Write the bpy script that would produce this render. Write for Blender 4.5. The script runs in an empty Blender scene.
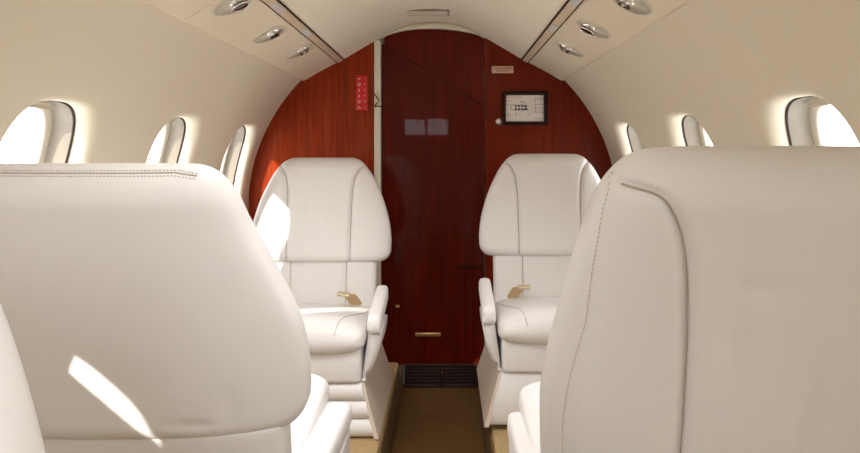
import bpy, bmesh, math, random
from mathutils import Vector, Matrix
random.seed(7)
SC = bpy.context.scene
COL = SC.collection
PI = math.pi

# ------------------------------------------------------------------ materials
def srgb(r, g, b):
    f = lambda c: (c/255/12.92) if c/255 <= .04045 else ((c/255+.055)/1.055)**2.4
    return (f(r), f(g), f(b), 1)

def pmat(name, col, rough=.5, metal=0, coat=0, spec=.5, bump=None, var=None, sheen=0, emit=None):
    m = bpy.data.materials.new(name); m.use_nodes = True
    nt = m.node_tree; b = nt.nodes['Principled BSDF']
    b.inputs['Base Color'].default_value = col
    b.inputs['Roughness'].default_value = rough
    b.inputs['Metallic'].default_value = metal
    b.inputs['Coat Weight'].default_value = coat
    b.inputs['Coat Roughness'].default_value = .06
    b.inputs['Specular IOR Level'].default_value = spec
    b.inputs['Sheen Weight'].default_value = sheen
    tc = nt.nodes.new('ShaderNodeTexCoord')
    if var:                                   # (scale, amount, second colour)
        n = nt.nodes.new('ShaderNodeTexNoise'); n.inputs['Scale'].default_value = var[0]
        n.inputs['Detail'].default_value = 4
        mx = nt.nodes.new('ShaderNodeMix'); mx.data_type = 'RGBA'
        mx.inputs[6].default_value = col; mx.inputs[7].default_value = var[2]
        mp = nt.nodes.new('ShaderNodeMapRange')
        mp.inputs['From Min'].default_value = .35; mp.inputs['From Max'].default_value = .65
        mp.inputs['To Max'].default_value = var[1]
        nt.links.new(tc.outputs['Object'], n.inputs['Vector'])
        nt.links.new(n.outputs['Fac'], mp.inputs['Value'])
        nt.links.new(mp.outputs['Result'], mx.inputs[0])
        nt.links.new(mx.outputs[2], b.inputs['Base Color'])
    if bump:                                  # list of (scale, strength, distance)
        prev = None
        for sc, st, di in bump:
            n = nt.nodes.new('ShaderNodeTexNoise'); n.inputs['Scale'].default_value = sc
            n.inputs['Detail'].default_value = 3
            bp = nt.nodes.new('ShaderNodeBump'); bp.inputs['Strength'].default_value = st
            bp.inputs['Distance'].default_value = di
            nt.links.new(tc.outputs['Object'], n.inputs['Vector'])
            nt.links.new(n.outputs['Fac'], bp.inputs['Height'])
            if prev: nt.links.new(prev.outputs['Normal'], bp.inputs['Normal'])
            prev = bp
        nt.links.new(prev.outputs['Normal'], b.inputs['Normal'])
    return m

def wood_mat(name, c1, c2, c3, coat=.28):
    m = bpy.data.materials.new(name); m.use_nodes = True
    nt = m.node_tree; b = nt.nodes['Principled BSDF']
    tc = nt.nodes.new('ShaderNodeTexCoord')
    mp = nt.nodes.new('ShaderNodeMapping'); mp.inputs['Scale'].default_value = (26, 26, 1.3)
    n = nt.nodes.new('ShaderNodeTexNoise'); n.inputs['Scale'].default_value = 2.2
    n.inputs['Detail'].default_value = 7; n.inputs['Roughness'].default_value = .62
    n.inputs['Distortion'].default_value = .35
    r = nt.nodes.new('ShaderNodeValToRGB')
    r.color_ramp.elements[0].position = .30; r.color_ramp.elements[0].color = c1
    r.color_ramp.elements[1].position = .72; r.color_ramp.elements[1].color = c3
    e = r.color_ramp.elements.new(.5); e.color = c2
    nt.links.new(tc.outputs['Object'], mp.inputs['Vector'])
    nt.links.new(mp.outputs['Vector'], n.inputs['Vector'])
    nt.links.new(n.outputs['Fac'], r.inputs['Fac'])
    nt.links.new(r.outputs['Color'], b.inputs['Base Color'])
    b.inputs['Roughness'].default_value = .32
    b.inputs['Coat Weight'].default_value = coat
    b.inputs['Coat Roughness'].default_value = .025
    b.inputs['Specular IOR Level'].default_value = .05
    return m

def glass_mat():
    m = bpy.data.materials.new('window_glass'); m.use_nodes = True
    nt = m.node_tree
    for n in list(nt.nodes): nt.nodes.remove(n)
    o = nt.nodes.new('ShaderNodeOutputMaterial')
    t = nt.nodes.new('ShaderNodeBsdfTransparent'); t.inputs[0].default_value = (.97, .98, .985, 1)
    g = nt.nodes.new('ShaderNodeBsdfGlossy'); g.inputs['Roughness'].default_value = .02
    mx = nt.nodes.new('ShaderNodeMixShader'); mx.inputs[0].default_value = .06
    nt.links.new(t.outputs[0], mx.inputs[1]); nt.links.new(g.outputs[0], mx.inputs[2])
    nt.links.new(mx.outputs[0], o.inputs['Surface'])
    return m

M = {}
M['leather'] = pmat('cream_leather', srgb(226,223,222), .46, spec=.4, bump=[(420,.12,.0006),(9,.35,.008)],
                    var=(3,.35,srgb(222,218,216)))
M['skirt'] = pmat('shaded_leather', srgb(206,190,174), .5, spec=.35, bump=[(420,.12,.0006),(9,.3,.006)], var=(3,.3,srgb(198,182,166)))  # cream leather of the pedestal sides, with shade put into the colour
M['seam'] = pmat('seam_thread', srgb(176,162,150), .8)
M['stitch'] = pmat('stitch_thread', srgb(206,194,182), .8)
M['wall'] = pmat('cream_wall_fabric', srgb(222,211,191), .62, spec=.25, bump=[(600,.08,.0004)],
                 var=(2,.3,srgb(218,206,185)))
M['ceil'] = pmat('headliner', srgb(236,226,208), .7, spec=.2, bump=[(600,.08,.0004)])
M['psu'] = pmat('overhead_panel_plastic', srgb(229,216,194), .5, spec=.35, bump=[(500,.06,.0003)])
M['trim'] = pmat('pale_trim', srgb(222,216,198), .5, spec=.3, var=(4,.2,srgb(205,196,176)))
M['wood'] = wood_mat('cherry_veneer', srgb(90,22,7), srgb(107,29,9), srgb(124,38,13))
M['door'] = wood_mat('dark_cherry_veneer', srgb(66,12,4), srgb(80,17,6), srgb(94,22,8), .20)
M['woodl'] = wood_mat('lit_cherry_veneer', srgb(118,36,12), srgb(138,46,15), srgb(156,58,21))  # left panel: stronger light on the cherry put into the colour
M['doorup'] = wood_mat('upper_cherry_veneer', srgb(72,16,6), srgb(88,21,8), srgb(102,27,11), .18)  # upper door panel, slightly lighter than the leaf
M['dark'] = pmat('dark_gasket', srgb(52,40,46), .6, var=(40,.4,srgb(40,30,34)))
M['gap'] = pmat('dark_gap', srgb(48,30,18), .7, var=(30,.3,srgb(38,24,14)))
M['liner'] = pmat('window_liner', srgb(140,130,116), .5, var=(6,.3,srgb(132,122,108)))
M['frame'] = pmat('pane_frame', srgb(214,206,192), .4, var=(6,.3,srgb(204,196,180)))
M['shade'] = pmat('window_shade', srgb(214,202,182), .7, var=(20,.3,srgb(204,190,170)))
M['carpet'] = pmat('brown_carpet', srgb(114,82,46), .95, spec=.1, bump=[(260,.7,.004)], var=(90,.7,srgb(104,76,42)))
M['ledge'] = pmat('tan_carpet', srgb(178,152,112), .95, spec=.1, bump=[(260,.7,.004)], var=(90,.6,srgb(160,134,94)))
M['aisle'] = pmat('aisle_side_carpet', srgb(118,94,66), .9, spec=.1, bump=[(240,.6,.003)], var=(60,.5,srgb(100,78,52)))
M['chrome'] = pmat('chrome', (.88,.87,.86,1), .22, .85, bump=[(30,.02,.001)])
M['alu'] = pmat('rail_aluminium', srgb(222,204,178), .4, .15, bump=[(200,.05,.0005)])
M['clip'] = pmat('clip_metal', srgb(226,224,230), .3, .3, bump=[(200,.05,.0005)])
M['bezel'] = pmat('bezel_plastic', srgb(214,203,184), .35, spec=.5, var=(30,.3,srgb(204,192,172)))
M['dish'] = pmat('dish_plastic', srgb(240,234,220), .3, spec=.5, var=(30,.3,srgb(214,206,188)))
M['black'] = pmat('black_lens', srgb(14,13,12), .12, coat=.6, var=(30,.3,srgb(20,18,16)))
M['red'] = pmat('red_sign', srgb(206,22,22), .45, var=(40,.4,srgb(188,16,18)))
M['white'] = pmat('white_print', srgb(240,226,220), .6, var=(30,.3,srgb(230,214,208)))
M['pink'] = pmat('pink_print', srgb(238,140,130), .6, var=(30,.3,srgb(228,120,112)))
M['placard'] = pmat('placard', srgb(214,178,156), .5, var=(60,.5,srgb(200,160,138)))
M['ink'] = pmat('brown_ink', srgb(120,70,52), .7, var=(60,.3,srgb(110,62,46)))
M['paper'] = pmat('paper', srgb(236,228,222), .7, var=(30,.4,srgb(214,204,196)))
M['print'] = pmat('black_print', srgb(52,52,62), .7, var=(60,.4,srgb(70,68,76)))
M['grey'] = pmat('grey_print', srgb(150,142,142), .7, var=(60,.4,srgb(165,155,152)))
M['pframe'] = pmat('dark_picture_frame', srgb(36,12,7), .55, spec=.2, var=(40,.4,srgb(30,10,6)))
M['brass'] = pmat('brass', srgb(226,190,130), .28, .85, bump=[(60,.05,.001)])
M['belt'] = pmat('tan_webbing', srgb(205,178,136), .8, bump=[(300,.4,.001)])
M['buckle'] = pmat('buckle_metal', srgb(206,190,160), .3, .8, bump=[(80,.03,.001)])
M['vent'] = pmat('dark_vent', srgb(50,22,12), .5, var=(30,.4,srgb(28,12,7)))
M['glass'] = glass_mat()

# ------------------------------------------------------------------ mesh helpers
def obj(name, verts, faces, mat, parent=None, smooth=True):
    me = bpy.data.meshes.new(name)
    me.from_pydata([tuple(v) for v in verts], [], faces)
    bm = bmesh.new(); bm.from_mesh(me)
    bmesh.ops.recalc_face_normals(bm, faces=bm.faces)
    bm.to_mesh(me); bm.free()
    if smooth: me.polygons.foreach_set('use_smooth', [True]*len(me.polygons))
    me.materials.append(mat)
    o = bpy.data.objects.new(name, me); COL.objects.link(o)
    if parent: o.parent = parent
    return o

class MB:
    """collects shapes into one mesh"""
    def __init__(s): s.v = []; s.f = []
    def add(s, v, f):
        n = len(s.v); s.v += [tuple(p) for p in v]; s.f += [tuple(i+n for i in q) for q in f]
        return s
    def xf(s, fn): s.v = [tuple(fn(Vector(p))) for p in s.v]; return s
    def build(s, name, mat, parent=None, smooth=True): return obj(name, s.v, s.f, mat, parent, smooth)
    def loft(s, rows, closed=True, cap=True):
        n = len(rows[0]); v = [p for r in rows for p in r]; f = []
        for i in range(len(rows)-1):
            for j in range(n if closed else n-1):
                k = (j+1) % n
                f.append((i*n+j, i*n+k, (i+1)*n+k, (i+1)*n+j))
        if cap and closed:
            f.append(tuple(range(n))); f.append(tuple(range((len(rows)-1)*n, len(rows)*n)))
        return s.add(v, f)
    def box(s, c, d, bev=0, seg=2):
        bm = bmesh.new(); bmesh.ops.create_cube(bm, size=1)
        for v in bm.verts: v.co = Vector((c[0]+v.co.x*d[0], c[1]+v.co.y*d[1], c[2]+v.co.z*d[2]))
        if bev: bmesh.ops.bevel(bm, geom=bm.edges[:], offset=bev, segments=seg, affect='EDGES', profile=.5)
        bm.verts.index_update()
        s.add([v.co.copy() for v in bm.verts], [tuple(x.index for x in f.verts) for f in bm.faces]); bm.free()
        return s
    def tube(s, path, r, n=8):
        path = [Vector(p) for p in path]; rows = []
        up = Vector((0, 0, 1))
        for i, p in enumerate(path):
            t = (path[min(i+1, len(path)-1)]-path[max(i-1, 0)]).normalized()
            a = t.cross(up)
            if a.length < 1e-3: a = t.cross(Vector((1, 0, 0)))
            a.normalize(); b = t.cross(a).normalized()
            rows.append([p+a*(r*math.cos(2*PI*k/n))+b*(r*math.sin(2*PI*k/n)) for k in range(n)])
        return s.loft(rows)
    def sphere(s, c, r, nu=20, nv=12, sc=(1,1,1), zmin=-1):
        rows = []
        t0 = math.asin(max(-1, zmin))+1e-3
        for i in range(nv+1):
            t = t0+(PI/2-1e-3-t0)*i/nv
            rows.append([(c[0]+sc[0]*r*math.cos(t)*math.cos(2*PI*k/nu), c[1]+sc[1]*r*math.cos(t)*math.sin(2*PI*k/nu),
                          c[2]+sc[2]*r*math.sin(t)) for k in range(nu)])
        return s.loft(rows)

def tag(o, label=None, cat=None, group=None, kind=None):
    if label: o['label'] = label
    if cat: o['category'] = cat
    if group: o['group'] = group
    if kind: o['kind'] = kind
    return o

def empty(name, loc=(0,0,0), rz=0):
    o = bpy.data.objects.new(name, None); COL.objects.link(o)
    o.location = loc; o.rotation_euler = (0, 0, rz); o.empty_display_size = .05
    return o

def lerp_tab(tab, x):
    if x <= tab[0][0]: return tab[0][1]
    for (a, va), (b, vb) in zip(tab, tab[1:]):
        if x <= b:
            t = (x-a)/(b-a); return va+(vb-va)*t
    return tab[-1][1]

def smooth_tab(tab, n=400):
    """Catmull-Rom sampled table"""
    xs = [t[0] for t in tab]; ys = [t[1] for t in tab]; out = []
    m = []
    for i in range(len(tab)):
        a, b = max(0, i-1), min(len(tab)-1, i+1)
        m.append((ys[b]-ys[a])/(xs[b]-xs[a]))
    for i in range(n+1):
        x = xs[0]+(xs[-1]-xs[0])*i/n
        k = 0
        while k < len(xs)-2 and x > xs[k+1]: k += 1
        h = xs[k+1]-xs[k]; t = (x-xs[k])/h
        y = (2*t**3-3*t*t+1)*ys[k]+(t**3-2*t*t+t)*h*m[k]+(-2*t**3+3*t*t)*ys[k+1]+(t**3-t*t)*h*m[k+1]
        out.append((x, y))
    return out

# ------------------------------------------------------------------ dimensions
R, ZC = .84, .80                 # fuselage lining circle
Y0, Y1 = -1.6, 3.0               # aft and forward ends
LZ = .20                         # height of the seat ledges above the dropped aisle
AX0, AX1 = -.135, .205           # aisle trench
CAMX, CAMZ = .069, 1.06

# ------------------------------------------------------------------ cabin side walls with flared windows
PHC = math.asin(.17/R); HC = R*PHC
WA, WB, FL = .150, .200, .034    # opening half width, half height, flare radius
def wpt(s, y, h, off=0):
    ph = h/R
    return (s*(R+off)*math.cos(ph), y, ZC+(R+off)*math.sin(ph))
def selip(t, a, b, n=3.2):
    c, s_ = math.cos(t), math.sin(t)
    r = (abs(c/a)**n+abs(s_/b)**n)**(-1/n)
    return r*c, r*s_
HMIN, HMAX = -.70*1.0, R*1.2
CW, CH = .25, .30
def cell_angles():
    N = 96; ca = math.atan2(CH, CW)
    A = [2*PI*k/N for k in range(N)]
    for c in (ca, PI-ca, PI+ca, 2*PI-ca):
        i = min(range(N), key=lambda k: abs(A[k]-c)); A[i] = c
    return A
ANG = cell_angles()

def make_wall(s, yc, name):
    mb = MB()
    for y in yc:
        rings = []
        for k in range(0, 6):                      # from rectangle in to flare start
            t = k/5; ring = []
            for a in ANG:
                c, sn = math.cos(a), math.sin(a)
                rr = min(CW/max(1e-9, abs(c)), CH/max(1e-9, abs(sn)))
                ex, eh = selip(a, WA+FL, WB+FL)
                dy, dh = rr*c*(1-t)+ex*t, rr*sn*(1-t)+eh*t
                ring.append(wpt(s, y+dy, HC+dh))
            rings.append(ring)
        for k in range(1, 9):
            an = k/8*PI/2
            g, off = FL*(1-math.sin(an)), FL*1.25*(1-math.cos(an))
            rings.append([wpt(s, y+selip(a, WA+g, WB+g)[0], HC+selip(a, WA+g, WB+g)[1], off) for a in ANG])
        mb.loft(rings, True, False)
    ya, yb = min(yc)-CW, max(yc)+CW
    EH = sorted(set(round(CW*math.tan(a), 9) for a in ANG if math.cos(a) > 0 and CW*abs(math.tan(a)) <= CH+1e-6))
    def gap(y0, y1): mb.loft([[wpt(s, y0, HC+e), wpt(s, y1, HC+e)] for e in EH], False)
    def strip(y0, y1, h0, h1, n):
        mb.loft([[wpt(s, y0, h0+(h1-h0)*i/n), wpt(s, y1, h0+(h1-h0)*i/n)] for i in range(n+1)], False)
    strip(Y0, Y1, HC+CH, HMAX, 24)
    strip(Y0, Y1, HMIN, HC-CH, 24)
    ends = [Y0]+[e for y in sorted(yc) for e in (y-CW, y+CW)]+[Y1]
    for a_, b_ in zip(ends[::2], ends[1::2]):
        if b_-a_ > .0005: gap(a_, b_)
    o = mb.build(name, M['wall']); tag(o, kind='structure')
    return o

YL = [2.73, 2.08, 1.43, .315, -.34, -.99]
YR = [2.595-.635*k for k in range(6)]
make_wall(-1, YL, 'wall_left')
make_wall(1, YR, 'wall_right')

def ring_band(mb, s, y, prof):
    """prof: list of (inset from opening, outward offset); lofted right round the opening"""
    mb.loft([[wpt(s, y+selip(a, WA-i, WB-i)[0], HC+selip(a, WA-i, WB-i)[1], o) for a in ANG] for i, o in prof], True, False)
    return mb

def make_window(s, y, n, shade=.03):
    e = empty('window_%d' % n, wpt(s, y, HC)); tag(e, kind='structure')
    inv = Vector(e.location)
    loc = lambda p: p-inv
    o0 = FL*1.25-.002
    ring_band(MB(), s, y, [(-.003, o0+.001), (.003, o0), (.0045, o0+.002), (.0045, o0+.008)]).xf(loc).build('window_gasket', M['dark'], e)
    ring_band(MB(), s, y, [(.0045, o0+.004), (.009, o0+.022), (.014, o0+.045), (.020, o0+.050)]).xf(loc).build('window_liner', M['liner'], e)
    ring_band(MB(), s, y, [(.0165, o0+.046), (.030, o0+.048), (.034, o0+.052), (.034, o0+.064)]).xf(loc).build('window_frame', M['frame'], e)
    pane = [wpt(s, y+selip(a, WA-.033, WB-.033)[0], HC+selip(a, WA-.033, WB-.033)[1], o0+.060) for a in ANG]
    c = wpt(s, y, HC, o0+.060)
    MB().add(pane+[c], [(i, (i+1) % len(ANG), len(ANG)) for i in range(len(ANG))]).xf(loc).build('pane', M['glass'], e)
    # pleated shade drawn a little way down from the top of the reveal
    off = o0+.034; top = WB-.006
    if shade < 0:                                 # unseen shade added from the sill up, its top slit shapes the sun streak
        rows = []; h0 = -(WB-.008); h1 = WB-.033+shade
        for k in range(49):
            dh = h0+(h1-h0)*k/48; w = (WA-.010)*max(0, 1-min(1, abs(dh)/(WB-.006))**3.2)**(1/3.2)
            rows.append([wpt(s, y-w+2*w*j/12, HC+dh, o0+.052+(.004 if k % 2 else 0)) for j in range(13)])
        MB().loft(rows, False).xf(loc).build('window_shade', M['shade'], e, False)
        return e
    nf = max(2, int(shade/.012)); rows = []
    for k in range(nf*2+1):
        dh = top-(shade+.02)*k/(nf*2)
        t = dh/(WB-.012); w = (WA-.012)*max(0, 1-min(1, abs(t))**2.7)**(1/2.7)
        z = .004 if k % 2 else 0
        rows.append([wpt(s, y-w+2*w*j/12, HC+dh, off+z) for j in range(13)])
    MB().loft(rows, False).xf(loc).build('window_shade', M['shade'], e, False)
    return e
n = 1
for y in YL:
    make_window(-1, y, n, -.033 if abs(y-.315) < .01 else .006); n += 1  # raised shade added at one out-of-view window to cut the sun streak
for y in YR:
    make_window(1, y, n, .008); n += 1

# ------------------------------------------------------------------ ceiling
CT = smooth_tab([(0, 1.655), (.10, 1.645), (.19, 1.610), (.27, 1.565), (.402, 1.487)], 40)
prof = [(-x, z) for x, z in reversed(CT)]+CT[1:]
prof = [(-.41, 1.56), (-.404, 1.56)]+prof+[(.404, 1.56), (.41, 1.56)]
mb = MB().loft([[(x, y, z) for x, z in prof] for y in (Y0, Y1)], False)
o = mb.build('ceiling', M['ceil']); tag(o, kind='structure')
def ceil_z(x): return lerp_tab(CT, abs(x))

# ------------------------------------------------------------------ floors, aisle trench, end walls
def quad_prism(name, x0, x1, y0, y1, z0, z1, mat, bev=.006):
    o = MB().box(((x0+x1)/2, (y0+y1)/2, (z0+z1)/2), (x1-x0, y1-y0, z1-z0), bev).build(name, mat, None, False)
    return tag(o, kind='structure')
quad_prism('floor', AX0-.02, AX1+.02, Y0, Y1, -.03, 0, M['carpet'], 0)
YE = 2.70                                        # the ledges stop short of the bulkhead and step down
quad_prism('trim_1', -.66, AX0, Y0, YE, -.03, LZ, M['ledge'], .01)
quad_prism('trim_2', AX1, .66, Y0, YE, -.03, LZ, M['ledge'], .01)
quad_prism('trim_7', -.72, AX0, YE, Y1, -.03, .10, M['aisle'], .006)
quad_prism('trim_8', AX1, .72, YE, Y1, -.03, .10, M['aisle'], .006)
# carpeted side cheeks lining the dropped aisle
quad_prism('baseboard_left', AX0-.001, AX0+.006, Y0, YE-.005, 0, LZ-.012, M['aisle'], .002)
quad_prism('baseboard_right', AX1-.006, AX1+.001, Y0, YE-.005, 0, LZ-.012, M['aisle'], .002)
def end_wall(name, y, d, mat):
    pts = []
    for i in range(81):
        ph = -.85+ (PI+1.7)*i/80
        pts.append(((R+.02)*math.cos(ph), ZC+(R+.04)*math.sin(ph)))
    pts = [(x, max(z, -.03)) for x, z in pts]
    pts.append((pts[-1][0], -.03)); pts.append((pts[0][0], -.03))
    mb = MB().loft([[(x, y, z) for x, z in pts], [(x, y+d, z) for x, z in pts]])
    o = mb.build(name, mat, None, False); return tag(o, kind='structure')
end_wall('wall_front', 3.0, .03, M['trim'])
def back_wall():
    mb = MB(); y = Y0
    hole = (-.44, .08, 1.26, 1.46)
    xs = [-.86+.02*k for k in range(87)]
    xs = sorted(set(xs+[hole[0], hole[1]]))
    zt = lambda x: 1.68 if abs(x) < .4 else ZC+math.sqrt(max(0, .86**2-x*x))+.02
    for a_, b_ in zip(xs, xs[1:]):
        if a_ >= hole[0]-1e-6 and b_ <= hole[1]+1e-6: spans = ((-.03, hole[2], 0), (hole[3], None, 0))
        else: spans = ((-.03, None, 0),)
        for z0, z1, _ in spans:
            za, zb = (z1, z1) if z1 is not None else (zt(a_), zt(b_))
            mb.add([(a_, y, z0), (b_, y, z0), (b_, y, zb), (a_, y, za)], [(0, 1, 2, 3)])
    o = mb.build('wall_back', M['trim'], None, False); tag(o, kind='structure')
    e = empty('window_13', ((hole[0]+hole[1])/2, Y0, (hole[2]+hole[3])/2)); tag(e, kind='structure')  # aft opening out of view, added for its reflection in the door
    fr = MB()
    for x in (-.26, .0, .26): fr.box((x, -.01, 0), (.024, .05, .22), .004)
    for z in (-.10, .10): fr.box((0, -.01, z), (.54, .05, .022), .004)
    fr.build('window_frame', M['frame'], e)
    MB().box((0, -.02, 0), (.51, .003, .19)).build('pane', M['glass'], e, False)
back_wall()

# ------------------------------------------------------------------ wooden forward bulkhead
def section_x(z):
    return math.sqrt(max(0, R*R-(z-ZC)**2))
def roof(x):
    """underside of the lining at the bulkhead"""
    a = abs(x)
    if a <= .404: return ceil_z(a)
    if a <= .64: return 1.487-(a-.404)*.51+.012
    return ZC+math.sqrt(max(0, R*R-a*a))
def wood_panel(name, xa, xb, y, th, zbot, mat, topfn, parent=None, n=40):
    top = [(xa+(xb-xa)*i/n, topfn(xa+(xb-xa)*i/n)) for i in range(n+1)]
    bot = [(xa+(xb-xa)*i/n, zbot(xa+(xb-xa)*i/n) if callable(zbot) else zbot) for i in range(n+1)]
    v = []; f = []
    for yy in (y, y+th):
        v += [(x, yy, z) for x, z in bot]+[(x, yy, z) for x, z in top]
    m = 2*(n+1)
    for i in range(n):
        f.append((i, i+1, n+1+i+1, n+1+i)); f.append((m+i, m+i+1, m+n+1+i+1, m+n+1+i))
        f.append((i, i+1, m+i+1, m+i)); f.append((n+1+i, n+2+i, m+n+2+i, m+n+1+i))
    f.append((0, n+1, m+n+1, m)); f.append((n, 2*n+1, m+2*n+1, m+n))
    return obj(name, v, f, mat, parent, False)
D = 2.975
def PX(px, d=D): return CAMX+(px-448)/655*d
def PZ(py, d=D): return CAMZ+(153-py)/655*d
def low_wall(x):
    a = abs(x)
    if a < .45: return .10
    return max(.10, ZC-math.sqrt(max(0, R*R-a*a)))
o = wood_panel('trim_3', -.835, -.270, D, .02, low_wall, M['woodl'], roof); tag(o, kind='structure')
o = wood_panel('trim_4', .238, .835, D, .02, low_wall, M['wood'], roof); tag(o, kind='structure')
# door with an arched head, a diagonal upper panel set slightly back, brass bar and latch
DL, DR = -.231, .233
def arch(x):
    t = (x+.02)/.25
    return min(1.622-.056*abs(t)**2.2*(1 if t < 0 else .62), roof(x)-.008)
def diag(x): return 1.556+(x-DL)*(-(1.556-1.275)/(DR-DL))
door = empty('door_1', (0, D, .1)); tag(door, kind='structure')
dl = lambda o: (setattr(o, 'location', (0, -D, -.1)), o)[1]
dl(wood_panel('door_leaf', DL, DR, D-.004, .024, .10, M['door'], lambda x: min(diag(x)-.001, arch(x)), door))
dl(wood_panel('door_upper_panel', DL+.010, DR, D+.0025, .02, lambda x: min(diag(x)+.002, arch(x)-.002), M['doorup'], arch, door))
dl(MB().box((-.022, D-.007, .237), (.115, .006, .018), .003).build('door_brass_bar', M['brass'], door))  # thin brass-coloured bar low on the door
dl(MB().box((.165, D-.008, .545), (.11, .008, .006), .002).build('door_latch', M['pframe'], door))
dl(MB().box((PX(397.6), D-.006, PZ(306)), (.018, .006, .012), .002).build('door_brass_spot', M['brass'], door))  # small brass-coloured block left of the door's middle
dl(MB().box((PX(436), D-.006, PZ(308)), (.022, .005, .006), .002).build('door_dark_bar', M['pframe'], door))  # small dark bar level with the brass block
# pale strip beside the door, pale arched head trim
o = MB().box((-.250, D-.001, .88), (.030, .020, 1.38), .003).build('trim_5', M['trim'], None, False); tag(o, kind='structure')
rows = []
for i in range(41):
    x = -.255+(.49)*i/40
    zt = min(roof(x)-.002, 1.652); zb = min(arch(x)+.002, zt-.001)
    rows.append([(x, D-.012, zb), (x, D-.014, (zb+zt)/2), (x, D-.010, zt), (x, D+.02, zt), (x, D+.02, zb)])
o = MB().loft(rows).build('trim_6', M['trim'], None, True); tag(o, kind='structure')

# strike latch on the pale strip
e = empty('strip_latch', (-.250, D-.011, 1.30)); tag(e, 'small dark wire latch hooked over the pale strip beside the door', 'latch')
MB().tube([(-.016, -.006, .030), (-.004, -.010, .014), (.008, -.012, -.004), (-.004, -.010, -.018), (-.014, -.006, -.030)], .0028).build('hook', M['gap'], e)
MB().tube([(-.014, -.006, -.030), (.004, -.006, -.029), (.024, -.006, -.028)], .0024).build('bolt', M['gap'], e)
MB().box((0, .0, 0), (.012, .004, .07), .001).build('backing_plate', M['bezel'], e)

# dark louvred vent under the door
e = empty('floor_vent', (.04, D-.012, .055)); tag(e, 'dark brown louvred vent panel below the wooden door', 'vent')
MB().box((0, .008, -.002), (.333, .010, .10), .002).build('backing', M['vent'], e)
fr = MB()
for cx in (-.163, .0, .163): fr.box((cx, 0, -.002), (.010, .014, .10), .002)
for cz in (-.049, .045): fr.box((0, 0, cz), (.333, .014, .010), .002)
fr.build('frame', M['vent'], e)
for k in range(6):
    for cx in (-.082, .082):
        b = MB().box((0, 0, 0), (.150, .016, .003), .001)
        b.xf(lambda p, cx=cx, k=k: Vector((p.x+cx, p.y*.7, p.z+p.y*.5-.038+.0145*k)))
        b.build('slat', M['vent'], e)

# ------------------------------------------------------------------ things on the bulkhead
# red sign
cx, cz = PX(362), PZ(93)
e = empty('warning_sign', (cx, D-.001, cz)); tag(e, 'narrow upright red sign with white marks on the left wood panel', 'sign')
w, h = .055, .160
MB().box((0, -.002, 0), (w, .005, h), .0015).build('sign_plate', M['red'], e)
L = MB(); K = MB()
def glyph(mb, kind, x, z, s=.012):
    y = -.0055
    if kind == 'o':
        mb.tube([(x+s*.45*math.cos(t*PI/6), y, z+s*.5*math.sin(t*PI/6)) for t in range(13)], .0016, 6)
    elif kind == 'I':
        mb.box((x, y, z), (.004, .002, s))
    elif kind == 'A':
        mb.tube([(x-s*.5, y, z-s*.4), (x, y, z+s*.5), (x+s*.5, y, z-s*.4)], .0016, 6)
    elif kind == '-':
        mb.box((x, y, z), (s, .002, .003))
    elif kind == '.':
        mb.box((x, y, z), (.006, .002, .006))
for i, g in enumerate(['-', 'o', 'I', 'I', 'o', 'A']): glyph(L, g, -.012, .064-.026*i)
for i, g in enumerate(['.', '.', 'o', '.', 'o', '.']): glyph(K, g, .013, .066-.026*i, .010)
L.build('white_marks', M['white'], e); K.build('pink_marks', M['pink'], e)

# placard
e = empty('placard', (PX(502.5), D-.001, PZ(69.7))); tag(e, 'small pale placard with two lines of print above the framed picture', 'placard')
MB().box((0, -.0015, 0), (.098, .004, .032), .001).build('plate', M['placard'], e)
tx = MB(); random.seed(3)
for z, x0, x1 in ((.006, -.040, .040), (-.005, -.030, .026)):
    x = x0
    while x < x1:
        wd = random.uniform(.004, .010); tx.box((x+wd/2, -.0038, z), (wd, .001, .0045)); x += wd+.0022
tx.build('print_lines', M['ink'], e, False)

# framed picture
e = empty('framed_picture', (PX(524.5), D-.001, PZ(108.5))); tag(e, 'dark framed white sheet with a plan drawing and small print, on right wood panel', 'picture')
W2, H2 = .205, .152
fr = MB()
for sx in (-1, 1): fr.box((sx*(W2/2-.008), -.010, 0), (.016, .022, H2), .003)
for sz in (-1, 1): fr.box((0, -.010, sz*(H2/2-.008)), (W2-.004, .021, .016), .003)
fr.build('picture_frame', M['pframe'], e)
MB().box((0, -.004, 0), (W2-.02, .006, H2-.02)).build('sheet', M['paper'], e, False)
pr = MB(); gr = MB(); pk = MB(); yy = -.0078
# plan drawing: rounded nose, row of dark blocks, square tail
pr.tube([(-.052+.012*math.cos(t), yy, .004+.011*math.sin(t)) for t in [PI/2+PI*k/10 for k in range(11)]], .0014, 6)
for x in (-.040, -.026, -.012, .001): 
    pr.box((x, yy, .010), (.010, .001, .007)); pr.box((x, yy, -.003), (.010, .001, .008))
pr.box((-.024, yy, .0155), (.056, .001, .002)); pr.box((-.024, yy, -.0085), (.056, .001, .002))
pr.box((.008, yy, .004), (.004, .001, .022)); pr.box((.013, yy, -.006), (.006, .001, .005))
pr.tube([(-.036, yy, -.016), (-.040, yy, -.026), (-.044, yy, -.036)], .0009, 6)
pr.box((-.014, yy, .030), (.006, .001, .006)); pr.tube([(-.008, yy, .030), (.000, yy, .022), (.006, yy, .027)], .0010, 6)
pr.build('plan_drawing', M['print'], e, False)
random.seed(5)
def lines(mb, x0, x1, zs, hgt=.003):
    for z in zs:
        x = x0
        while x < x1:
            wd = random.uniform(.004, .011); mb.box((x+wd/2, yy, z), (min(wd, x1-x), .001, hgt)); x += wd+.003
lines(gr, .044, .088, (.046, .038, .018, .002, -.012, -.020, -.046))
gr.build('small_print', M['grey'], e, False); gr = MB()
lines(gr, -.090, -.064, (.034, .018, -.024, -.034))
gr.build('small_print', M['grey'], e, False); gr = MB()
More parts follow.
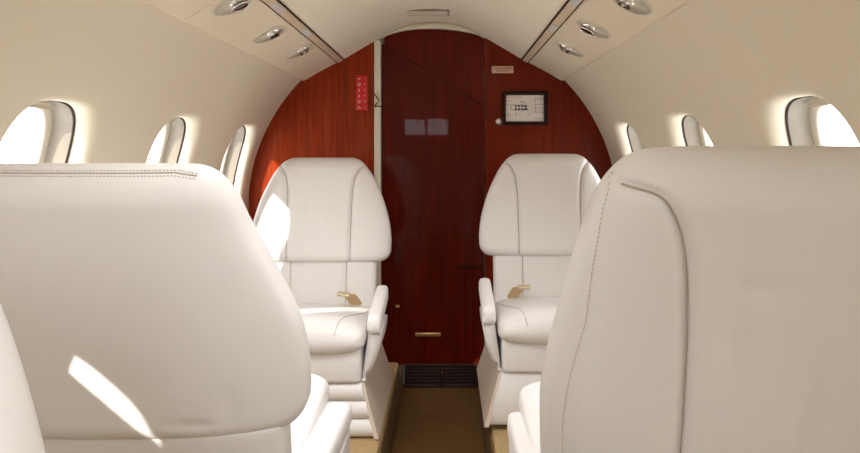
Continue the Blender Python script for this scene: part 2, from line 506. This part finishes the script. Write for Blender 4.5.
gr.tube([(.022+.012*math.sin(k*.7), yy, .01-.008*k) for k in range(7)], .0007, 6)
gr.build('small_print', M['grey'], e, False)
lines(pk, -.078, -.022, (.049,)); pk.build('pink_heading', M['pink'], e, False); pk = MB()
pk.box((-.086, yy, .047), (.010, .001, .012)); pk.box((.048, yy, .012), (.002, .001, .05))
pk.build('pink_mark', M['pink'], e, False)
# small round silver disc under the frame's lower left corner
e = empty('wall_disc', (PX(499), D-.001, PZ(121.5))); tag(e, 'small silver disc at lower left corner of the framed picture', 'button')
MB().sphere((0, 0, 0), .012, sc=(1, 1, .6), zmin=-.3).xf(lambda p: Vector((p.x, -p.z-.004, p.y))).build('disc_cap', M['clip'], e)
MB().tube([(0, .001, 0), (0, -.003, 0)], .015, 20).build('collar', M['bezel'], e)

# ------------------------------------------------------------------ overhead service panels, rails, reading lights
PSU = [(.436, 1.470), (.470, 1.4525), (.505, 1.434), (.535, 1.4175), (.560, 1.402), (.573, 1.394), (.582, 1.3893),
       (.590, 1.3880), (.597, 1.3900), (.602, 1.396), (.604, 1.41)]
def psu_panel(s, y0, y1, label, group=None):
    rows = []
    for y, dz in ((y0, .010), (y0+.0016, .007), (y0+.0042, 0), (y0+.009, 0), (y1-.009, 0), (y1-.0042, 0), (y1-.0016, .007), (y1, .010)):
        rows.append([(s*x, y-(y0+y1)/2, z+dz-1.42) for x, z in PSU])
    o = MB().loft(rows, False).build('overhead_panel', M['psu'])
    o.location = (0, (y0+y1)/2, 1.42)
    tag(o, label, 'overhead panel')
    return o
psu_panel(-1, 2.55, 2.998, 'blank end section of the left overhead panels, touching the wood bulkhead')
psu_panel(-1, 2.17, 2.55, 'left overhead panel section carrying the reading light nearest the bulkhead')
psu_panel(-1, 1.62, 2.17, 'left overhead panel section carrying the second reading light from the bulkhead')
psu_panel(-1, .90, 1.62, 'left overhead panel section at the top edge, carrying the black lens light')
psu_panel(-1, -1.59, .90, 'long rear section of the left overhead panels, beyond the top of the picture')
psu_panel(1, 2.05, 2.998, 'right overhead panel section reaching the wood bulkhead')
psu_panel(1, .90, 2.05, 'right overhead panel section further from the wood bulkhead')
psu_panel(1, -1.59, .90, 'long rear section of the right overhead panels, beyond the top of the picture')

def rail(s, label, clips):
    e = empty('ceiling_rail', (s*.420, 0, 1.478)); tag(e, label, 'rail')
    ang = -s*math.atan2(.097, .19)
    def R2(p): c, n_ = math.cos(ang), math.sin(ang); return Vector((p.x*c-p.z*n_, p.y, p.x*n_+p.z*c))
    MB().box((0, .70, .006), (.035, 4.58, .006)).xf(R2).build('backing_channel', M['gap'], e, False)
    MB().box((0, .70, .000), (.0265, 4.58, .007), .002).xf(R2).build('rail_strip', M['alu'], e, False)
    for y in clips:
        c = MB()
        c.box((0, y, -.0055), (.020, .085, .004), .001)
        for k in range(5): c.box((0, y-.032+.016*k, -.0085), (.016, .006, .003), .0008)
        c.xf(R2).build('clip', M['clip'], e, False)
    return e
rail(-1, 'slim tan rail between two dark lines along the left ceiling edge', (2.26, 1.87))
rail(1, 'slim tan rail between two dark lines along the right ceiling edge', (2.17, 1.79))

def reading_light(s, y, t, label, kind, turn=0):
    """local x runs down the panel away from the rail, z points out of the panel into the cabin"""
    e = empty('reading_light')
    x0, z0 = .436+(.590-.436)*t, lerp_tab(PSU[:7], .436+(.590-.436)*t)
    ux, uz = .19, -.097; l = math.hypot(ux, uz); ux /= l; uz /= l
    U = Vector((s*ux, 0, uz)); N = Vector((-s*-uz*-1, 0, 0))
    N = Vector((s*uz, 0, -ux))                   # into the cabin: downwards and inwards
    V = N.cross(U)
    mw = Matrix.Identity(4)
    for i, a in enumerate((U, V, N)):
        for j in range(3): mw[j][i] = a[j]
    mw.translation = Vector((s*x0, y, z0))
    e.matrix_world = mw
    tag(e, label, 'reading light', 'reading lights in the overhead panels')
    a, b = .052, .060; NN = 48
    def ov(k, g, zz, ox=0): t_ = 2*PI*k/NN; return (ox+(a+g)*math.cos(t_), (b+g)*math.sin(t_), zz)
    MB().loft([[ov(k, g, z) for k in range(NN)] for g, z in ((.004, -.002), (.003, .0025), (0, .005), (-.003, .0045), (-.004, .003))], True, False).build('bezel', M['bezel'], e)
    MB().loft([[ov(k, g, z) for k in range(NN)] for g, z in ((-.0035, .0035), (-.010, .0015), (-.018, .0008), (-.0265, .0006))], True, True).build('dish', M['dish'], e)
    ex = -.018
    MB().sphere((ex, 0, .000), .025, 28, 12, (1.0, 1.3, .6), .02).build('eyeball', M['chrome'], e)
    lens = MB(); rows = []
    rl = {'black': .022, 'slot': .013, 'plain': .011}[kind]
    tilt = Vector((.30*turn, 0, 1)).normalized()
    A = tilt.cross(Vector((0, 1, 0))).normalized(); B = tilt.cross(A)
    c0 = Vector((ex, 0, 0))+Vector((tilt.x*.021, tilt.y*.02, tilt.z*.0150))
    for q in range(6):
        r = rl*(1-q/5.5); rows.append([c0+A*(r*math.cos(2*PI*k/24))+B*(r*math.sin(2*PI*k/24))+tilt*(.0012+.0022*(q/5)) for k in range(24)])
    lens.loft(rows).build('lens', M['black'] if kind != 'plain' else M['dish'], e)
    if kind != 'black':
        MB().box((ex+.004, 0, .0158), (.030, .013, .004), .0015).build('lever', M['gap'], e)
    else:
        MB().tube([c0+A*(rl*1.12*math.cos(2*PI*k/24))+B*(rl*1.12*math.sin(2*PI*k/24))+tilt*.001 for k in range(25)], .0022, 8).build('lens_ring', M['chrome'], e)
    return e
reading_light(-1, 2.46, .36, 'left reading light nearest the wood bulkhead, chrome eyeball in pale oval dish', 'plain')
reading_light(-1, 2.08, .42, 'left reading light second from the bulkhead, chrome eyeball with dark slot', 'slot')
reading_light(-1, 1.69, .34, 'left reading light cut by the top edge, round black lens', 'black', 0)
reading_light(1, 2.35, .47, 'right reading light nearest the wood bulkhead, chrome eyeball in pale oval dish', 'plain')
reading_light(1, 1.97, .47, 'right reading light with a black lens, second from the bulkhead', 'black', 0)
reading_light(1, 1.60, .54, 'right reading light cut by the top edge of the picture', 'plain')

# flush panel in the ceiling just ahead of the bulkhead
e = empty('ceiling_panel', (-.017, 2.745, 1.652)); tag(e, 'small oblong flush panel in the ceiling above the wooden door', 'ceiling panel')
MB().box((0, 0, -.004), (.168, .085, .008), .002).build('panel_cover', M['psu'], e)
fr = MB()
for sx in (-1, 1): fr.box((sx*.087, 0, -.003), (.004, .094, .009))
for sy in (-1, 1): fr.box((0, sy*.045, -.003), (.178, .004, .009))
fr.build('panel_gap', M['liner'], e, False)

# ------------------------------------------------------------------ leather cabin seats
HWT = smooth_tab([(0, .118), (.006, .134), (.015, .149), (.028, .163), (.05, .181), (.07, .194), (.12, .219), (.175, .241), (.245, .261),
                  (.31, .270), (.35, .270), (.42, .266)], 300)
VTOP, VBOT, TH, NEX = .562, .157, .070, 3.2
PIV = .30                                        # local height of the recline pivot
HADJ = ()
def h_w(v):
    w = lerp_tab(HWT, VTOP-v)+(lerp_tab(HADJ, VTOP-v) if HADJ else 0)
    d = v-VBOT; r = .046
    if d < r: w -= r*(1-math.sqrt(max(0, 1-((r-d)/r)**2)))
    return w
def h_t(v, TH=TH):
    t = TH
    d = v-VBOT; r = .03
    if d < r: t = (t-.020)+.020*math.sqrt(max(0, 1-((r-d)/r)**2))
    d = VTOP-v; r = .055
    t *= 1-.10*max(0, min(1, (v-VBOT)/(VTOP-VBOT)))
    if d < r: t *= max(.02, math.sqrt(max(0, 1-((r-d)/r)**2)))
    return t
def seg_dist(px, pz, poly):
    best = 9
    for (ax, az), (bx, bz) in zip(poly, poly[1:]):
        dx, dz = bx-ax, bz-az; L2 = dx*dx+dz*dz
        t = max(0, min(1, ((px-ax)*dx+(pz-az)*dz)/L2)) if L2 else 0
        d = math.hypot(px-ax-t*dx, pz-az-t*dz)
        if d < best: best = d
    return best
def densify(pts, n):
    t = smooth = []
    P = [Vector((p[0], p[1], 0)) for p in pts]; out = []
    for i in range(len(P)-1):
        p0, p1, p2, p3 = P[max(0, i-1)], P[i], P[i+1], P[min(len(P)-1, i+2)]
        for k in range(n):
            u = k/n
            q = .5*((2*p1)+(-p0+p2)*u+(2*p0-5*p1+4*p2-p3)*u*u+(-p0+3*p1-3*p2+p3)*u**3)
            out.append((q.x, q.y))
    out.append((P[-1].x, P[-1].y)); return out
def wing(sx, xin, top=.035):
    return densify([(sx*(xin+.040), VTOP-top), (sx*(xin+.022), VTOP-top-.022), (sx*(xin+.008), VTOP-top-.055), (sx*xin, VTOP-top-.11),
                    (sx*(xin-.003), VTOP-.25), (sx*(xin-.004), VBOT+.004)], 8)
def wing2(sx, xin):
    return densify([(sx*(xin+.078), VTOP-.034), (sx*(xin+.044), VTOP-.040), (sx*(xin+.027), VTOP-.060), (sx*(xin+.015), VTOP-.093),
                    (sx*(xin+.007), VTOP-.145), (sx*xin, VTOP-.25), (sx*(xin-.006), VBOT+.004)], 8)
def cap_band(d=.018):
    return [(x/100, VTOP-d-.16*max(0, abs(x/100)-.13)) for x in range(-16, 17)]
def edge_line(sx, ins=.026):
    out = []
    for k in range(40):
        v = VTOP-.030-(VTOP-.030-VBOT-.012)*k/39
        out.append((sx*(h_w(v)-ins*(.15+.85*min(1, (VTOP-.030-v)/.16))), v))
    return out

def surf_y(x, v, side, th=TH):
    w, t = h_w(v), h_t(v, th)
    q = max(0, 1-min(1, abs(x/w))**NEX)
    return side*t*q**(1/NEX)

def make_seat(loc, rz, label, recline=10, front_seams=(), back_seams=(), stitches=(), drop=0., dimples=(), adj=(), arm=(-.455, -.17), armx=.265, lbw=.216, lby=.006, taper=1, armw=.021, ribs=3, dense=(80, 170), th=TH, back_bow=0):
    global HADJ
    HADJ = adj
    root = empty('cabin_seat', loc, rz)
    tag(root, label, 'seat', 'cream leather cabin seats')
    ca, sa = math.cos(math.radians(recline)), math.sin(math.radians(recline))
    YC = TH                                       # the middle plane of the back
    def rec(p):                                   # (x, y about mid plane, v along the back) -> local
        y, v = p[1]+YC, p[2]
        return Vector((p[0], y*ca+v*sa, PIV-y*sa+v*ca))
    NR, NC = dense
    vs = []
    for i in range(NR+1):
        u = i/NR; vs.append(VBOT+(VTOP-VBOT)*(.5-.5*math.cos(PI*u))*.55+(VTOP-VBOT)*u*.45)
    vs[-1] = VTOP-.0002
    base = []
    for k in range(720):
        a = 2*PI*k/720; c, s_ = math.cos(a), math.sin(a)
        base.append((math.copysign(abs(c)**(2/NEX), c), math.copysign(abs(s_)**(2/NEX), s_)))
    rows = []
    for v in vs:
        w, t = h_w(v), h_t(v, th)
        P = [(w*x, t*y) for x, y in base]; P.append(P[0])
        acc = [0]
        for a, b in zip(P, P[1:]): acc.append(acc[-1]+math.hypot(a[0]-b[0], a[1]-b[1]))
        row = []; j = 0
        for k in range(NC):
            target = acc[-1]*k/NC
            while acc[j+1] < target: j += 1
            u = (target-acc[j])/max(1e-9, acc[j+1]-acc[j])
            x = P[j][0]+(P[j+1][0]-P[j][0])*u; y = P[j][1]+(P[j+1][1]-P[j][1])*u
            dsp = 0
            seams = front_seams if y < 0 else back_seams
            for poly, dep, sg in seams:
                d = seg_dist(x, v, poly)
                if d < sg*3: dsp += dep*math.exp(-(d/sg)**2)
            for (dx, dv, side, dep, sx, sv) in dimples:
                if side*y > 0: dsp += dep*math.exp(-((x-dx)/sx)**2-((v-dv)/sv)**2)
            fac = min(1, abs(y)/max(1e-6, .5*t))
            row.append((x, y-math.copysign(dsp*fac, y) if abs(y) > 1e-6 else y, v))
        rows.append([rec(p) for p in row])
    MB().loft(rows).build('backrest', M['leather'], root)
    # sewn seams lying in the grooves, one mesh per seam
    for side, seams in ((-1, front_seams), (1, back_seams)):
        for poly, dep, sg in seams:
            if sg > .0075: continue
            path = [rec((x, surf_y(x, v, side, th)-side*(dep*.62), v)) for x, v in poly]
            MB().tube(path, .0011, 6).build('seam', M['seam'], root)
    for side, poly, offs in stitches:
        st = MB()
        pts = [Vector((x, surf_y(x, v, side, th), v)) for x, v in poly]
        for off in offs:
            acc = 0; last = None
            for a, b in zip(pts, pts[1:]):
                d = (b-a); L_ = d.length
                if L_ < 1e-6: continue
                nrm = Vector((-d.z, 0, d.x)).normalized()*off
                k = 0
                while acc < L_:
                    p = a+d*(acc/L_)+nrm; q = p+d.normalized()*.0030
                    p.y = surf_y(p.x, p.z, side, th)+side*.0003; q.y = surf_y(q.x, q.z, side, th)+side*.0003
                    st.tube([rec(p), rec(q)], .0007, 5); acc += .0052
                acc -= L_
        st.build('stitching', M['stitch'], root)
    # lower back
    rows = []; v0, v1 = -.03, VBOT+.025
    for i in range(25):
        u = i/24; v = v0+(v1-v0)*u; w = lbw; t = .048
        e_ = min(u, 1-u)*2.2
        if e_ < .2: t *= .6+.4*math.sqrt(1-(1-e_/.2)**2)
        row = []
        for k in range(120):
            a = 2*PI*k/120; c, s_ = math.cos(a), math.sin(a)
            x, y = w*math.copysign(abs(c)**(2/4.5), c), t*math.copysign(abs(s_)**(2/4.5), s_)
            if y < 0:
                for sx in (-.105, -.022, -.006, .105):
                    y += .007*math.exp(-((x-sx)/.005)**2)
            row.append(rec((x, y+lby, v)))
        rows.append(row)
    lb = MB().loft(rows).build('lower_backrest', M['leather'], root)
    for sx in (-.105, -.022, -.006, .105):
        MB().tube([rec((sx, -.0445+lby, v0+.02+(v1-v0-.04)*k/10)) for k in range(11)], .0010, 6).build('seam', M['seam'], lb)
    # cushion: plump, waterfall front
    rows = []; ya, yb = -.470, .075
    for i in range(49):
        u = i/48; u2 = .5-.5*math.cos(PI*u); u = .5*u+.5*u2
        y = ya+(yb-ya)*u
        d = y-ya; r = .050
        w = .238; t = .049
        if d < r:
            q = math.sqrt(max(0, 1-((r-d)/r)**2)); t *= .15+.85*q; w -= .035*(1-q)
        row = []
        zc = .302-.010*max(0, 1-d/.16)**2-.062*max(0, (d-.08)/.40)
        for k in range(96):
            a = 2*PI*k/96; c, s_ = math.cos(a), math.sin(a)
            x, z = w*math.copysign(abs(c)**(2/3.6), c), t*math.copysign(abs(s_)**(2/3.6), s_)
            if z > 0: z += .012*(1-(x/.25)**2)*min(1, d/.05)
            row.append((x, y, zc+z))
        rows.append(row)
    cu = MB().loft(rows).build('seat_cushion', M['leather'], root)
    for sx in (-1, 1):
        p = []
        for k in range(24):
            t_ = k/23
            y = ya+.004+.36*t_
            d = y-ya; q = math.sqrt(max(0, 1-(max(0, .05-d)/.05)**2))
            x = sx*(.150+.055*math.sin(t_*PI/2)); 
            p.append((x, y, .302-.010*max(0, 1-d/.16)**2-.062*max(0, (d-.08)/.40)+.049*(.15+.85*q)*(1-abs(x/.238)**3.6)**(1/3.6)+.012*(1-(x/.25)**2)*min(1, d/.05)+.0004))
        MB().tube(p, .0012, 6).build('seam', M['seam'], cu)
    # apron under the cushion
    MB().box((0, -.235, .222), (.450, .420, .118), .012, 3).build('apron', M['leather'], root)
    # pedestal with three ribs across the front
    rows = []
    for k in range(61):
        z = .004+.158*k/60
        rib = abs(math.sin(PI*(z-.004)/.158*ribs))**.55
        yf = -.425-.018*rib-.018*(1-z/.165)
        hw_ = .270-.045*z/.165
        rows.append([(-hw_, yf, z), (hw_, yf, z), (hw_, .06, z), (-hw_, .06, z)])
    MB().loft(rows).build('pedestal', M['leather'], root, False)
    for sx in (-1, 1):
        side = []
        for y, z in ((-.462, .004), (-.440, .10), (-.415, .172), (-.10, .165), (.06, .14), (.08, .004)):
            x = .283-.052*z/.165
            side.append((sx*x, y, z))
        inner = [(p[0]-sx*.014, p[1], p[2]) for p in side]
        MB().loft([side, inner]).build('pedestal_side_panel', M['skirt'], root, False)
    # armrests
    for sx in (-1, 1):
        zt = .375-drop
        rows = []
        for i in range(21):
            u = i/20; y = arm[0]+(arm[1]-arm[0])*u
            e_ = min(u, 1-u)*20/1.6
            q = math.sqrt(max(0.02, 1-(1-min(1, e_))**2))
            row = []
            for k in range(28):
                a = 2*PI*k/28; c, s_ = math.cos(a), math.sin(a)
                x, z = armw*(.75+.25*q)*math.copysign(abs(c)**(2/3.5), c), .030*(.55+.45*q)*math.copysign(abs(s_)**(2/3.5), s_)
                row.append((sx*armx+x, y, zt-.037+z+(.044*u if taper else .02*u)))
            rows.append(row)
        pad = MB().loft(rows).build('armrest', M['leather'], root)
        rows = []
        for i in range(13):
            u = i/12; z = .165+(zt-.064-.165)*u
            xo = armx+armw-.003-taper*(armx+armw-.003-.236)*(1-math.sin(u*PI/2)**.8); xi = .226+(armx-armw+.003-.226)*u
            ya_ = arm[0]+.032-.018*math.sin(u*PI/2); yb_ = arm[1]-.02
            rows.append([(sx*xi, ya_+.010, z), (sx*(xi+.012), ya_, z), (sx*(xo-.012), ya_, z), (sx*xo, ya_+.014, z), (sx*xo, yb_, z), (sx*xi, yb_, z)])
        MB().loft(rows).build('armrest_panel', M['leather'], root)
        MB().box((sx*armx, (arm[0]+arm[1])/2, zt-.0665), (armw*1.6, arm[1]-arm[0]-.045, .004), .001).build('armrest_gap', M['gap'], root)
    # lap belt lying across the aisle-side corner of the cushion
    for sx, nm in ((1, 'a'), (-1, 'b')):
        if sx != (1 if (loc[0] < 0) == (rz == 0) else -1): continue
        def ribbon(path, wv):
            rows = []
            for p in path:
                p = Vector(p); rows.append([p-wv, p+wv, p+wv+Vector((0, 0, .003)), p-wv+Vector((0, 0, .003))])
            return MB().loft(rows)
        b = ribbon([(sx*.150, .030, .285), (sx*.142, .005, .312), (sx*.130, -.025, .338), (sx*.120, -.050, .346)],
                   Vector((.020, .010*sx, 0))).build('seat_belt', M['belt'], root, False)
        MB().box((0, 0, 0), (.046, .034, .013), .004).xf(lambda p: Vector((sx*.114+p.x, -.068+p.y-.3*sx*p.x, .353+p.z))).build('buckle', M['buckle'], b)
    return root

FS = [(wing(1, .124), .010, .0065), (wing(-1, .124), .010, .0065)]
FSD = [(-.045, .36, -1, .004, .012, .030), (.045, .37, -1, .003, .010, .012), (.0, .27, -1, .003, .010, .05), (-.02, .26, -1, .002, .008, .04)]
make_seat((-.420, 2.42, LZ), 0, 'cream leather seat facing the camera, left of the wooden door', 10, FS, dimples=FSD, dense=(70, 150))
make_seat((.462, 2.47, LZ+.015), 0, 'cream leather seat facing the camera, right of the wooden door', 10, FS, dimples=FSD[:2], dense=(70, 150), ribs=1)
BLA = smooth_tab([(0, .036), (.03, .028), (.09, .018), (.16, .022), (.25, .033), (.5, .033)], 120)
HADJ = BLA
BL = [(cap_band(.008), .0022, .004), (edge_line(1, .040), .006, .022)]
make_seat((-.449, 1.115, LZ), PI, 'cream leather seat back at the lower left, seen from behind, sunlit streak across it', 9, FS, BL,
          stitches=[(1, cap_band(.008), (-.003, .003))], drop=.085, taper=0, lbw=.272, lby=.014, armw=.032, armx=.264, arm=(-.42, -.08), adj=BLA, dense=(110, 220),
          dimples=[(-.15, VBOT+.03, 1, .003, .03, .008), (-.2, VBOT+.05, 1, .003, .012, .03)])
VBOT = .10                                      # this seat's back section reaches lower
BRA = smooth_tab([(0, .040), (.04, .034), (.10, .020), (.2, .003), (.3, .0), (.5, 0)], 120)
HADJ = BRA
BR = [(wing2(1, .118), .009, .0065), (wing2(-1, .118), .009, .0065), (edge_line(1, .024), .0022, .0078), (edge_line(-1, .024), .0022, .0078)]
make_seat((.455, .945, LZ+.041), PI, 'large cream leather seat back at the lower right, seen from behind', 15, FS, BR,
          stitches=[(1, edge_line(1, .024), (.004,)), (1, edge_line(-1, .024), (.004,))], drop=.085, taper=0, lbw=.26, lby=.014, armw=.028, armx=.236, arm=(-.43, -.08), adj=BRA, dense=(110, 220),
          dimples=[(.07, .37, 1, .004, .012, .05), (.05, .42, 1, .003, .03, .012), (-.02, .25, 1, .003, .012, .07)])
HADJ = ()
VBOT = .157
make_seat((-.434, .27, LZ), 0, 'cream leather seat at the bottom left corner, only its shoulder in the picture', 10, FS, dense=(70, 150))

# ------------------------------------------------------------------ light
w = bpy.data.worlds.new('World'); SC.world = w; w.use_nodes = True
nt = w.node_tree; bg = nt.nodes['Background']
bg.inputs['Color'].default_value = (.965, .985, 1, 1); bg.inputs['Strength'].default_value = 7.4
def lamp(name, kind, loc, rot, energy, **kw):
    l = bpy.data.lights.new(name, kind); l.energy = energy
    for k, v in kw.items(): setattr(l, k, v)
    o = bpy.data.objects.new(name, l); COL.objects.link(o); o.location = loc; o.rotation_euler = rot
    return o
sun = lamp('sun', 'SUN', (-3, -3, 4), (0, 0, 0), 9, angle=.009, color=(1, .94, .84))
sd = Vector((.72, 1.0, -.695)).normalized()
sun.rotation_euler = sd.to_track_quat('-Z', 'Y').to_euler()
for s, ys in ((-1, YL), (1, YR)):
    for y in ys:
        p = wpt(s, y, HC, .16)
        l = lamp('window_portal', 'AREA', p, (0, 0, 0), 1, shape='RECTANGLE', size=.34, size_y=.44)
        l.rotation_euler = Vector((-s, 0, -.2)).to_track_quat('-Z', 'Y').to_euler()
        l.data.cycles.is_portal = True
# unseen fill lamps added under the ceiling to brighten seats and walls
for y, sy, e_, tilt in ((-.85, .9, 8.2, 34), (.35, .8, 1.6, 25), (1.25, .8, 5.0, 15)):
    lamp('fill_light', 'AREA', (-.16, y, 1.49), (math.radians(tilt), math.radians(-10), math.radians(44)), e_, shape='RECTANGLE', size=.50, size_y=sy*.6, color=(.88, .95, 1) if y < 0 else (.97, .985, 1), spread=math.radians(110))

# ------------------------------------------------------------------ camera
c = bpy.data.cameras.new('camera'); co = bpy.data.objects.new('camera', c); COL.objects.link(co)
co.location = (CAMX, 0, CAMZ); co.rotation_euler = (PI/2, 0, 0)
c.sensor_width = 36; c.lens = 655/860*36; c.clip_start = .01
c.shift_x = -18/860; c.shift_y = (153-226.5)/860
SC.camera = co
SC.view_settings.view_transform = 'Standard'
SC.view_settings.exposure = 0
SC.cycles.max_bounces = 12; SC.cycles.diffuse_bounces = 8
SC.cycles.transparent_max_bounces = 12
SC.cycles.sample_clamp_indirect = 6
